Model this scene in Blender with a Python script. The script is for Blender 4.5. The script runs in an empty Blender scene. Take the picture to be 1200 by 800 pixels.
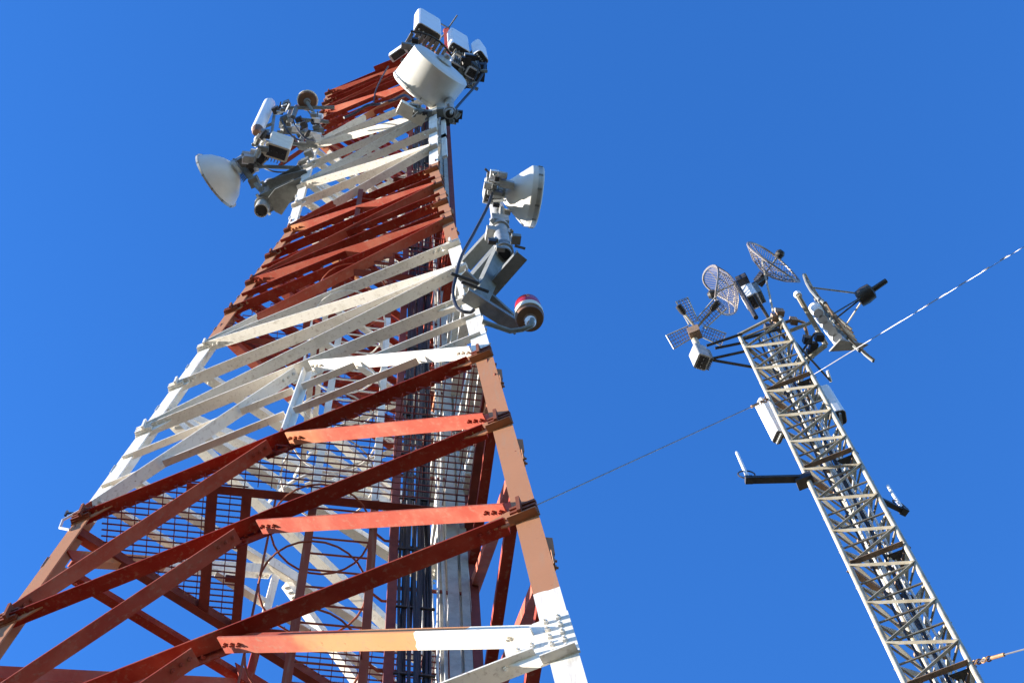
import bpy, bmesh, math, random
from mathutils import Vector, Matrix
random.seed(7)
sc = bpy.context.scene
V = Vector

# ------------------------------------------------------------------ camera
# positions are worked out in a unit of 1.7 m, measured from the camera's height
S = 1.7; CH = 1.6
FPX, PITCH, ROLL, YAW, CX, CY = 1850.0, 1.21106590, -0.144191649, -0.255393901, 2.17179342, -4.24164461
cp, sp = math.cos(PITCH), math.sin(PITCH); cyw, syw = math.cos(YAW), math.sin(YAW)
Fw = V((syw*cp, cyw*cp, sp)); R0 = V((cyw, -syw, 0)); U0 = R0.cross(Fw)
cr, sr = math.cos(ROLL), math.sin(ROLL)
Rt = cr*R0 + sr*U0; Up = -sr*R0 + cr*U0
def W(p): return V((p[0]*S, p[1]*S, p[2]*S+CH))
cam_d = bpy.data.cameras.new('camera'); cam = bpy.data.objects.new('camera', cam_d)
sc.collection.objects.link(cam); sc.camera = cam
M = Matrix((Rt, Up, -Fw)).transposed().to_4x4(); M.translation = W((CX, CY, 0)); cam.matrix_world = M
cam_d.sensor_width = 36; cam_d.lens = FPX/1200*36; cam_d.clip_start = .05; cam_d.clip_end = 6000
# ------------------------------------------------------------------ sky, sun, exposure
SUN_EL, SUN_AZ = math.radians(12.5), math.radians(-103)      # azimuth from +Y towards +X
sun_dir = V((math.sin(SUN_AZ)*math.cos(SUN_EL), math.cos(SUN_AZ)*math.cos(SUN_EL), math.sin(SUN_EL)))
w = bpy.data.worlds.new('World'); sc.world = w; w.use_nodes = True
nt = w.node_tree; bg = nt.nodes['Background']
sky = nt.nodes.new('ShaderNodeTexSky'); sky.sky_type = 'NISHITA'; sky.sun_disc = False
sky.sun_elevation = SUN_EL; sky.sun_rotation = SUN_AZ; sky.altitude = 600; sky.air_density = 1.0
sky.dust_density = 0.0; sky.ozone_density = 4.0
hs = nt.nodes.new('ShaderNodeHueSaturation'); hs.inputs['Saturation'].default_value = 1.17; hs.inputs['Hue'].default_value = .512
nt.links.new(sky.outputs[0], hs.inputs['Color']); nt.links.new(hs.outputs[0], bg.inputs['Color'])
bg.inputs['Strength'].default_value = .135
sl = bpy.data.lights.new('sun', 'SUN'); sl.energy = 5.0; sl.angle = math.radians(.53); sl.color = (1, .90, .78)
so = bpy.data.objects.new('sun', sl); sc.collection.objects.link(so)
so.rotation_euler = sun_dir.to_track_quat('Z', 'Y').to_euler(); so.location = (0, 0, 60)
sc.view_settings.view_transform = 'Standard'; sc.view_settings.look = 'None'
sc.view_settings.gamma = 1; sc.view_settings.exposure = 1.88
sc.cycles.max_bounces = 6

# ------------------------------------------------------------------ helpers
def ray(x, y): return Fw + Rt*((x-600)/FPX) - Up*((y-400)/FPX)
def at(x, y, z):
    d = ray(x, y); return V((CX, CY, 0)) + d*(z/d.z)
def proj(p):
    d = V(p) - V((CX, CY, 0)); z = d.dot(Fw); return V((600+FPX*d.dot(Rt)/z, 400-FPX*d.dot(Up)/z))
def heading(p, dx, dy):
    """horizontal direction whose picture direction at p is (dx,dy)"""
    t = V((dx, dy)).normalized(); a0 = proj(p); best = None
    for i in range(720):
        a = math.radians(i/2); h = V((math.cos(a), math.sin(a), 0))
        q = (proj(V(p)+h*.02)-a0).normalized(); c = q.dot(t)
        if best is None or c > best[0]: best = (c, h)
    return best[1]
ZV = V((0, 0, 1))

class MB:
    def __init__(s): s.v = []; s.f = []; s.sm = []
    def add(s, vs, fs, smooth=False):
        o = len(s.v); s.v += [V(v) for v in vs]
        for f in fs: s.f.append([i+o for i in f]); s.sm.append(smooth)
        return s
    def prism(s, poly, d):
        n = len(poly); vs = [V(p) for p in poly] + [V(p)+d for p in poly]
        s.add(vs, [list(range(n))[::-1], list(range(n, 2*n))] + [[i, (i+1) % n, n+(i+1) % n, n+i] for i in range(n)])
        return s
    def box(s, c, ax, ay, az, sx, sy, sz):
        a, b, d = ax*sx/2, ay*sy/2, az*sz/2; c = V(c)
        return s.prism([c-a-b-d, c+a-b-d, c+a+b-d, c-a+b-d], d*2)
    def rbox(s, c, ax, ay, az, sx, sy, sz, r):
        # box with rounded vertical (az) edges
        pts = []
        for qx, qy, a0 in ((1, 1, 0), (-1, 1, 90), (-1, -1, 180), (1, -1, 270)):
            for k in range(4):
                a = math.radians(a0+30*k)
                pts.append(V(c)+ax*(qx*(sx/2-r)+r*math.cos(a))+ay*(qy*(sy/2-r)+r*math.sin(a))-az*sz/2)
        return s.prism(pts, az*sz)
    def tube(s, pts, r, n=8, closed=False, r2=None):
        pts = [V(p) for p in pts]; N = len(pts); vs = []
        prev = None
        for i, p in enumerate(pts):
            if closed: t = (pts[(i+1) % N]-pts[i-1])
            else: t = pts[min(i+1, N-1)]-pts[max(i-1, 0)]
            t.normalize()
            if prev is None:
                a = t.orthogonal().normalized()
            else:
                a = (prev - t*prev.dot(t)).normalized()
            prev = a; b = t.cross(a)
            rr = r if r2 is None else r+(r2-r)*i/(N-1)
            for k in range(n):
                an = 2*math.pi*k/n; vs.append(p+(a*math.cos(an)+b*math.sin(an))*rr)
        fs = []
        for i in range(N if closed else N-1):
            j = (i+1) % N
            for k in range(n): fs.append([i*n+k, i*n+(k+1) % n, j*n+(k+1) % n, j*n+k])
        s.add(vs, fs, True)
        if not closed:
            o = len(s.v)-len(vs)
            s.f.append([o+k for k in range(n)][::-1]); s.sm.append(False)
            s.f.append([o+(N-1)*n+k for k in range(n)]); s.sm.append(False)
        return s
    def lathe(s, c, ax, prof, n=32, smooth=True):
        ax = ax.normalized(); a = ax.orthogonal().normalized(); b = ax.cross(a); vs = []; c = V(c)
        for r, h in prof:
            for k in range(n):
                an = 2*math.pi*k/n; vs.append(c+ax*h+(a*math.cos(an)+b*math.sin(an))*max(r, 1e-4))
        fs = []
        for i in range(len(prof)-1):
            for k in range(n): fs.append([i*n+k, i*n+(k+1) % n, (i+1)*n+(k+1) % n, (i+1)*n+k])
        s.add(vs, fs, smooth)
        o = len(s.v)-len(vs)
        s.f.append([o+k for k in range(n)][::-1]); s.sm.append(False)
        s.f.append([o+(len(prof)-1)*n+k for k in range(n)]); s.sm.append(False)
        return s
    def ring(s, c, ax, R, r, n=28, m=6, a0=0, a1=360, ref=None):
        ax = ax.normalized(); a = (ref or ax.orthogonal()).normalized(); b = ax.cross(a)
        full = a1-a0 >= 360; k = n if full else n+1
        pts = [V(c)+(a*math.cos(math.radians(a0+(a1-a0)*i/n))+b*math.sin(math.radians(a0+(a1-a0)*i/n)))*R for i in range(k)]
        return s.tube(pts, r, m, full)
    def bolt(s, c, ax, r=.009, h=.012):
        return s.lathe(c, ax, [(r, 0), (r, h), (r*.5, h*1.02), (r*.5, h*1.7)], 6, False)
    def angle(s, p0, p1, e1, e2, a, b, t):
        p0, p1 = V(p0), V(p1); d = p1-p0
        return s.prism([p0+e1*x+e2*y for x, y in ((0, 0), (a, 0), (a, t), (t, t), (t, b), (0, b))], d)

def new_obj(name, me, parent=None):
    o = bpy.data.objects.new(name, me); sc.collection.objects.link(o)
    if parent is not None: o.parent = parent
    return o
def root_loc(o):
    while o.parent: o = o.parent
    return o.location.copy()
def build(name, mb, mat, parent=None, kind=None, loc=None, label=None):
    """links the collected shape (unit coordinates) as ONE mesh object"""
    off = root_loc(parent) if parent is not None else (V(loc) if loc is not None else V((0, 0, 0)))
    me = bpy.data.meshes.new(name)
    me.from_pydata([W(v)-off for v in mb.v], [], mb.f)
    for p, sm in zip(me.polygons, mb.sm): p.use_smooth = sm
    bm = bmesh.new(); bm.from_mesh(me); bmesh.ops.recalc_face_normals(bm, faces=bm.faces); bm.to_mesh(me); bm.free()
    if any(mb.sm): me.set_sharp_from_angle(angle=math.radians(38))
    me.materials.append(mat)
    o = new_obj(name, me, parent)
    if parent is None: o.location = off
    if kind: o['kind'] = kind
    if label: o['label'] = label
    return o
def thing(name, label, cat, loc, group=None):
    o = new_obj(name, None); o.location = W(loc); o['label'] = label; o['category'] = cat
    if group: o['group'] = group
    return o
def tag(o, label, cat, group=None):
    o['label'] = label; o['category'] = cat
    if group: o['group'] = group
    return o

# ------------------------------------------------------------------ materials
def nodes(name):
    m = bpy.data.materials.new(name); m.use_nodes = True; n = m.node_tree
    return m, n, n.nodes['Principled BSDF']
def mth(n, op, a, b=None, clamp=False):
    x = n.nodes.new('ShaderNodeMath'); x.operation = op; x.use_clamp = clamp
    for i, v in enumerate((a, b)):
        if v is None: continue
        if isinstance(v, (int, float)): x.inputs[i].default_value = v
        else: n.links.new(v, x.inputs[i])
    return x.outputs[0]
def mix(n, fac, a, b, mode='MIX'):
    x = n.nodes.new('ShaderNodeMix'); x.data_type = 'RGBA'; x.blend_type = mode
    for sock, v in ((x.inputs[0], fac), (x.inputs[6], a), (x.inputs[7], b)):
        if isinstance(v, (int, float)): sock.default_value = v
        elif isinstance(v, tuple): sock.default_value = (*v, 1)
        else: n.links.new(v, sock)
    return x.outputs[2]
def noise(n, vec, scale, detail=4, rough=.6):
    x = n.nodes.new('ShaderNodeTexNoise'); x.inputs['Scale'].default_value = scale
    x.inputs['Detail'].default_value = detail; x.inputs['Roughness'].default_value = rough
    if vec is not None: n.links.new(vec, x.inputs['Vector'])
    return x.outputs[0]
def smooth(n, v, lo, hi):
    x = n.nodes.new('ShaderNodeMapRange'); x.interpolation_type = 'SMOOTHSTEP'
    x.inputs[1].default_value = lo; x.inputs[2].default_value = hi; n.links.new(v, x.inputs[0]); return x.outputs[0]
def common(n):
    g = n.nodes.new('ShaderNodeNewGeometry'); oi = n.nodes.new('ShaderNodeObjectInfo')
    return g.outputs['Position'], g.outputs['Normal'], oi.outputs['Random']
def bump(n, bs, h, st=.2, dist=.004):
    b = n.nodes.new('ShaderNodeBump'); b.inputs['Strength'].default_value = st; b.inputs['Distance'].default_value = dist
    n.links.new(h, b.inputs['Height']); n.links.new(b.outputs[0], bs.inputs['Normal'])
BANDS = [-1.0, 1.7, 4.98, 8.2, 11.32, 14.95, 18.55]       # white/red changes, unit heights: starts red below first
def tower_paint(name, dark=1.0, dusty=0.0, tanf=.0, red_a=None, red_b=None):
    m, n, bs = nodes(name); pos, nor, rnd = common(n)
    sep = n.nodes.new('ShaderNodeSeparateXYZ'); n.links.new(pos, sep.inputs[0]); z = sep.outputs[2]
    wob = noise(n, pos, 6, 2); zz = mth(n, 'ADD', z, mth(n, 'MULTIPLY', mth(n, 'SUBTRACT', wob, .5), .10))
    zz = mth(n, 'ADD', zz, mth(n, 'MULTIPLY', mth(n, 'SUBTRACT', rnd, .5), .12))
    # redness: toggles at each band edge
    red = None; tan = None
    for i, b in enumerate(BANDS):
        wz = b*S+CH; st = mth(n, 'GREATER_THAN', zz, wz)
        sgn = 1 if i % 2 == 0 else -1
        term = mth(n, 'MULTIPLY', st, sgn); red = term if red is None else mth(n, 'ADD', red, term)
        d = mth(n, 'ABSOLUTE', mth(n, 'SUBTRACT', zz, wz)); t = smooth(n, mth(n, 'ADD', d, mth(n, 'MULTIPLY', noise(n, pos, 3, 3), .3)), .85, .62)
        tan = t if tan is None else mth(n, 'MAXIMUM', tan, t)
    # bands: below -1 white -> red flag 0 ; 1 after first -> red
    fade = smooth(n, noise(n, pos, 2.2, 5, .65), .38, .68)
    fine = noise(n, pos, 28, 6, .7)
    r0 = mix(n, fade, red_a or (.24*dark, .024*dark, .013*dark), red_b or (.32*dark, .060*dark, .034*dark))
    r0 = mix(n, mth(n, 'MULTIPLY', rnd, .45), r0, (.20*dark, .014*dark, .008*dark))
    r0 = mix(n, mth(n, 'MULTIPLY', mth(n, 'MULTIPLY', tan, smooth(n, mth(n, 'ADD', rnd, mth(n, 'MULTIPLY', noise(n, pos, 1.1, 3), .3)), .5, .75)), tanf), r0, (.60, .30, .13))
    if dusty: r0 = mix(n, dusty, r0, (.39, .205, .105))
    w0 = mix(n, smooth(n, noise(n, pos, 3.1, 5, .7), .45, .75), (.74, .71, .64), (.60, .57, .49))
    col = mix(n, red, w0, r0)
    rust = smooth(n, mth(n, 'ADD', fine, mth(n, 'MULTIPLY', mth(n, 'SUBTRACT', rnd, .5), .06)), .60, .72)
    col = mix(n, mth(n, 'MULTIPLY', rust, .72), col, (.20, .085, .04))
    # streaks running down
    mp = n.nodes.new('ShaderNodeMapping'); mp.inputs['Scale'].default_value = (22, 22, 1.3); n.links.new(pos, mp.inputs[0])
    stv = smooth(n, noise(n, mp.outputs[0], 1.0, 4, .6), .52, .75)
    col = mix(n, mth(n, 'MULTIPLY', stv, .45), col, (.28, .20, .14))
    n.links.new(col, bs.inputs['Base Color']); bs.inputs['Roughness'].default_value = .68
    bs.inputs['Specular IOR Level'].default_value = .16
    bump(n, bs, fine, .25, .003)
    return m
def plain(name, c, rough=.5, metal=0.0, c2=None, dirt=.3, dcol=(.22, .17, .12), spec=.4, sc_=8):
    m, n, bs = nodes(name); pos, nor, rnd = common(n)
    tc = n.nodes.new('ShaderNodeTexCoord'); ob = tc.outputs['Object']
    a = noise(n, ob, sc_, 5, .65); col = mix(n, smooth(n, a, .35, .7), c, c2 or tuple(x*.78 for x in c))
    b = noise(n, ob, sc_*5, 5, .7); col = mix(n, mth(n, 'MULTIPLY', smooth(n, b, .55, .75), dirt), col, dcol)
    n.links.new(col, bs.inputs['Base Color']); bs.inputs['Metallic'].default_value = metal
    rr = mth(n, 'ADD', mth(n, 'MULTIPLY', a, .25), rough-.12); n.links.new(rr, bs.inputs['Roughness'])
    bs.inputs['Specular IOR Level'].default_value = spec
    bump(n, bs, b, .15, .003)
    return m
PAINT = tower_paint('tower_paint')
PAINT_LIT = tower_paint('brace_paint_lit', 1, 0, .75, (.37, .070, .040), (.44, .14, .088)); LEGP = tower_paint('leg_paint', 1.0, .78)  # braces: same tower red lightened, sunlight on the diagonals put into the colour
COLLAR = tower_paint('collar_paint', .55, .25)
REDSTEEL = plain('oxide_red_steel', (.20, .032, .020), .6, c2=(.14, .024, .017), dcol=(.10, .04, .03))
LADDERP = tower_paint('ladder_paint', .8, .2)
GALV = plain('galvanised_steel', (.42, .43, .42), .5, .35, (.30, .31, .30), .4, (.18, .13, .09))
DGALV = plain('dull_grey_steel', (.21, .22, .21), .6, .2, (.15, .16, .15), .4, (.12, .09, .07))
MASTP = plain('mast_pale_steel', (.40, .385, .33), .6, .0, (.27, .24, .18), .8, (.12, .075, .045), sc_=4)
MASTD = plain('mast_brace_steel', (.22, .20, .155), .6, .0, (.14, .12, .095), .8, (.10, .06, .035), sc_=4)
MASTR = plain('mast_rust_steel', (.27, .18, .12), .65, .0, (.17, .12, .08), .6, (.12, .06, .03))
RADOME = plain('radome_white', (.60, .60, .57), .38, 0, (.54, .54, .50), .15, (.40, .37, .32), .5, 3)
PANELW = plain('panel_white', (.76, .78, .80), .4, 0, (.70, .72, .74), .12, (.40, .38, .35), .5, 3)
CREAM = plain('cream_bracket', (.74, .68, .55), .5, 0, (.64, .58, .46), .25)
DARK = plain('dark_fitting', (.030, .030, .032), .5, .2, (.06, .055, .05), .3, (.12, .09, .06))
BLACKC = plain('black_cable', (.018, .018, .022), .45, 0, (.035, .035, .04), .2, (.15, .14, .13), .4, 5)
WHITEC = plain('pale_waveguide', (.62, .62, .60), .35, 0, (.45, .45, .43), .35, (.2, .18, .15))
TRAY = plain('tray_grey', (.42, .41, .37), .55, .25, (.32, .31, .28), .45, (.2, .15, .1))
GRIDM = plain('grid_wire', (.30, .27, .25), .45, .5, (.20, .18, .17), .3)
REDL = plain('red_lens', (.42, .02, .025), .2, 0, (.34, .015, .02), .08, spec=.6)
BROWN = plain('brown_rubber', (.16, .085, .045), .6, 0, (.11, .06, .035), .3)
BRONZE = plain('rusty_shackle', (.34, .20, .10), .55, .4, (.24, .13, .07), .5)
WIRE = plain('guy_wire_steel', (.22, .22, .23), .4, .6)
SLEEVE = plain('white_sleeve', (.22, .22, .23), .6)

# ------------------------------------------------------------------ ground
def ground():
    mb = MB(); n = 40; vs = []
    xs = []
    for i in range(n+1):
        t = (i/n-.5)*2; xs.append(math.copysign(abs(t)**2.6, t)*1500)
    for y in xs:
        for x in xs:
            r = math.hypot(x, y); h = 0 if r < 12 else (math.sin(x*.013)*math.cos(y*.011))*min(6, (r-12)*.02)
            vs.append(V((x/S, y/S, (h-CH)/S)))
    fs = [[j*(n+1)+i, j*(n+1)+i+1, (j+1)*(n+1)+i+1, (j+1)*(n+1)+i] for j in range(n) for i in range(n)]
    mb.add(vs, fs, True)
    m, nn, bs = nodes('dry_ground'); pos, nor, rnd = common(nn)
    c = mix(nn, smooth(nn, noise(nn, pos, .35, 6, .65), .4, .62), (.066, .050, .022), (.045, .040, .015))
    c = mix(nn, mth(nn, 'MULTIPLY', smooth(nn, noise(nn, pos, 9, 6, .7), .5, .7), .5), c, (.08, .06, .03))
    nn.links.new(c, bs.inputs['Base Color']); bs.inputs['Roughness'].default_value = .95
    bump(nn, bs, noise(nn, pos, 14, 6, .7), .5, .03)
    o = build('ground', mb, m, None, 'structure'); o['label'] = 'dry gravelly ground around the tower feet'
ground()
# ------------------------------------------------------------------ main tower
ZT = 14.690; WT = .8; TAPER = .0720796
def hw(z): return WT+TAPER*max(0, ZT-z)
A3 = math.sqrt(3)
def P_(k, z):
    h = hw(z)
    return V({'L': (-h, -h, z), 'R': (h, -h, z), 'B': (0, h*(A3-1), z)}[k])
ctr = V((0, -WT+WT/A3, 0))
tower = thing('lattice_tower', 'large red and white banded three-legged lattice tower filling the left half', 'tower', (0, -.4, -.94))
FACES = [('L', 'R', V((0, -1, 0)), 0.0), ('R', 'B', V((A3/2, .5, 0)), .43), ('B', 'L', V((-A3/2, .5, 0)), .43)]
KLV = [-.94, .85, 2.2, 3.42, 4.594, 5.738, 6.92, 8.116, 9.444]
XLV = [9.444, 10.281, 11.137, 12.06, 12.88, 13.75, 14.69, 15.6, 16.34, 17.2, 18.15, 19.1, 20.0, 20.55, 21.2]
TOP = 21.35
FL = .104                                           # leg flange width
Y1_ = V((0, 1, 0))
def leg(k, e1, n1, e2, n2):
    zs = [-.94, ZT, TOP]; t = .009
    prev = None
    mb = MB()
    def sec(z):
        p = P_(k, z); bis = -(n1+n2).normalized()
        f = FL*(1 if z < 12 else .92)
        return [p, p+e1*f, p+e1*f-n1*t, p+bis*2*t, p+e2*f-n2*t, p+e2*f]
    secs = [sec(z) for z in zs]
    vs = [v for s_ in secs for v in s_]; fs = []
    for i in range(2):
        for j in range(6): fs.append([i*6+j, i*6+(j+1) % 6, (i+1)*6+(j+1) % 6, (i+1)*6+j])
    fs += [list(range(6))[::-1], [12+j for j in range(6)]]
    mb.add(vs, fs); build('leg', mb, LEGP, tower)
d = {'LR': V((1, 0, 0)), 'RB': V((-.5, A3/2, 0)), 'BL': V((-.5, -A3/2, 0))}
leg('L', d['LR'], FACES[0][2], -d['BL'], FACES[2][2])
leg('R', -d['LR'], FACES[0][2], d['RB'], FACES[1][2])
leg('B', -d['RB'], FACES[1][2], d['BL'], FACES[2][2])

def member(name, p0, p1, n, w=.060, t=.0085, trim=.04, out=.0, bolts=True, h=None, mat=None, trim0=None):
    # heel set back so that the outward flange straddles the face; lower members hang a little below the joint
    p0, p1 = V(p0), V(p1); zm_ = min(p0.z, p1.z); dn = .065 if zm_ < 5 else (.045 if zm_ < 6.5 else (.02 if zm_ < 9.2 else .005))
    dd = (p1-p0).normalized(); out = out-w*.5
    p0 = p0+dd*(trim if trim0 is None else trim0)+n*out-ZV*dn; p1 = p1-dd*trim+n*out-ZV*dn
    up = n.cross(dd).normalized()
    if up.z < 0: up = -up
    j = random.uniform(-.0015, .0015)
    p0 = p0+n*j+up*j; p1 = p1+n*j+up*j
    mb = MB(); mb.angle(p0, p1, n, up, w, h or w, t)
    if bolts:
        L = (p1-p0).length
        for s_ in ((0, 1), (1, -1)):
            b0 = p0 if s_[0] == 0 else p1
            for k in range(3 if L > .8 else 2):
                mb.bolt(b0+dd*s_[1]*(.028+k*.042)+n*w*.55, -up, .0105, .011)
                mb.bolt(b0+dd*s_[1]*(.028+k*.042)+n*w*.55+up*t, up, .009, .010)
    return build(name, mb, mat or (PAINT_LIT if name == 'diagonal_bar' else PAINT), tower)
def plate(name, pts, n, t=.006, bolts=(), mat=None, lip=None, out=.004):
    mb = MB(); pts = [V(p)+n*out for p in pts]; mb.prism(pts, n*t)
    for b in bolts: mb.bolt(V(b)+n*(out+t), n, .0105, .012)
    if lip: mb.prism([V(lip[0])+n*(out+t), V(lip[1])+n*(out+t), V(lip[1])+n*(out+t)+ZV*.007, V(lip[0])+n*(out+t)+ZV*.007], n*.034)
    return build(name, mb, mat or PAINT, tower)
def lerp(a, b, t): return a+(b-a)*t
def stag(z0, z1, s): return z1-(z1-z0)*s   # level lowered by a share of its own panel
for a, b, n, sg in FACES:
    base = KLV+XLV[1:]
    lv = [base[0]] + [base[i]-(base[i]-base[i-1])*sg for i in range(1, len(base))]
    kmax = len(KLV)-1
    fa = (V(P_(b, 0))-V(P_(a, 0))).normalized()
    for i, z in enumerate(lv):
        A, B_ = P_(a, z), P_(b, z); wm = (.080 if i <= kmax else .080)*(1 if sg == 0 else (.66 if i <= kmax else .85))
        nn = V(n)
        if i > 0: member('horizontal_bar', A, B_, nn, wm, trim=.135 if i <= kmax else .09, h=wm*1.05, trim0=.05 if sg == 0 else None)
        if i == 0: continue
        Alo, Blo = P_(a, lv[i-1]), P_(b, lv[i-1]); zl = lv[i-1]
        if i <= kmax:
            Mm = lerp(A, B_, .5)-ZV*.02
            for lo in (Blo, Alo):
                q_ = lo+ZV*.02; u_ = (q_-Mm).normalized()
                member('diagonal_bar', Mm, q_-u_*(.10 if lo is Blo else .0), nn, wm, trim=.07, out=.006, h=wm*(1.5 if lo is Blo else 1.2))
            q = .11
            plate('node_plate', [Mm+fa*-q*1.3+ZV*.045, Mm+fa*q*1.3+ZV*.045, Mm+fa*q*.9-ZV*.07, Mm-fa*q*.9-ZV*.07], nn, .006,
                  [Mm+fa*x+ZV*y for x, y in ((-.1, 0), (-.05, 0), (0, 0), (.05, 0), (.1, 0), (-.06, -.04), (.06, -.04))], out=-.058)
            if i == kmax:                       # subdivided panel with hangers and ties
                Ml = lerp(Alo, Blo, .5)
                member('hanger', Mm-ZV*.03, Ml+ZV*.03, nn, .05, trim=.02, bolts=False)
                for t in (1/3, 2/3):
                    for c_, lo, X in ((A, Alo, Mm), (B_, Blo, Mm)):
                        p = lerp(lo, c_, t); zq = p.z
                        dg = lerp(lo, Mm, (zq-lo.z)/(Mm.z-lo.z))
                        hg = lerp(Ml, Mm, (zq-Ml.z)/(Mm.z-Ml.z))
                        member('tie_bar', p, dg, nn, .045, trim=.03, bolts=False)
                        member('tie_bar', dg, hg, nn, .045, trim=.03, bolts=False)
        else:
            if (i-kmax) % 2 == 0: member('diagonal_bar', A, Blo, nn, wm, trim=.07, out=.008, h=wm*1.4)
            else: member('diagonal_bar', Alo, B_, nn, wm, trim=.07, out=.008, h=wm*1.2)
            if 12.3 < z < 15 or z > 18.6:
                zm = .5*(A.z+Alo.z); member('tie_bar', lerp(A, Alo, .5), lerp(B_, Blo, .5), nn, .050, trim=.05, out=.002, bolts=False)
                c_ = lerp(lerp(A, Alo, .5), lerp(B_, Blo, .5), .5)
                plate('node_plate', [c_+fa*-.08+ZV*.04, c_+fa*.08+ZV*.04, c_+fa*.08-ZV*.04, c_+fa*-.08-ZV*.04], nn, .006, [c_+fa*x for x in (-.05, 0, .05)], out=-.058)
    # gussets and splice collars at the legs
    for i, z in enumerate(lv[1:], 1):
        big = abs(z-4.594) < .01
        for k, s_ in ((a, 1), (b, -1)):
            p = P_(k, z); e = fa*s_
            big = abs(z-4.594) < .01
            g = (.24 if i <= kmax else .15)*(1 if (a, b) == ('L', 'R') else .7); hh = .055 if not big else .13
            if i > kmax: hh = .042
            sl_ = TAPER if z < ZT else 0
            def q(x, y): return p+e*x+ZV*y + (e*(sl_*y))
            pts = [q(-.006, hh), q(FL+.02, hh), q(g, hh*.35), q(g, -hh*.5), q(FL+.03, -hh-.012), q(-.006, -hh-.012)]
            bl = [q(FL*.30, y) for y in ([-.03, .03] if not big else [-.1, -.05, 0, .05, .1])]
            bl += [q(FL*.75, y) for y in ([-.03, .03] if not big else [-.1, -.05, 0, .05, .1])]
            bl += [q(x, -.012) for x in (FL+.04, FL+.09)]
            plate('gusset', pts, V(n), .007, bl, mat=LEGP, lip=(q(.0, -hh-.01), q(FL+.02, -hh-.01)) if (a, k) == ('L', 'R') else None, out=.003 if not big else .006)
for z in KLV[1:]+XLV[1:]:
    for k, e in (('R', V((-1, 0, 0))), ('L', V((1, 0, 0)))):
        p = P_(k, z)+V((0, -.012, 0)); sc_ = 1 if z < 9.5 else .75; mb = MB()
        if abs(z-4.594) < .01: continue
        c = p+e*FL*.5
        for y in (-.045, -.012, .022): mb.box(c+ZV*y*sc_+V((0, -.012, 0)), V((1, 0, 0)), Y1_, ZV, FL*1.08, .022, .016*sc_)
        mb.box(c+ZV*-.01+V((0, -.005, 0)), V((1, 0, 0)), Y1_, ZV, FL*1.1, .012, .10*sc_)
        mb.box(c+e*.01+ZV*.0+V((0, -.03, 0)), V((1, 0, 0)), Y1_, ZV, .016, .032, .12*sc_)
        build('collar', mb, COLLAR, tower)
# corner plates standing proud behind the right leg
for z0 in (5.35, 6.55, 7.72, 12.5, 14.3):
    p = P_('R', z0); mb = MB()
    mb.prism([p+d['RB']*.03+V((A3/2, .5, 0))*.004+ZV*y for y in (0, .13)]+[p+d['RB']*.10+V((A3/2, .5, 0))*.004+ZV*y for y in (.10, 0)], V((A3/2, .5, 0))*.028)
    build('splice_plate', mb, LEGP, tower)
for z0 in (15.5, 16.3):
    p = P_('R', z0); mb = MB()
    mb.box(p+V((.035, .10, .45)), V((1, 0, 0)), V((0, 1, 0)), ZV, .05, .03, .95); build('cable_duct', mb, LEGP, tower)

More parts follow.
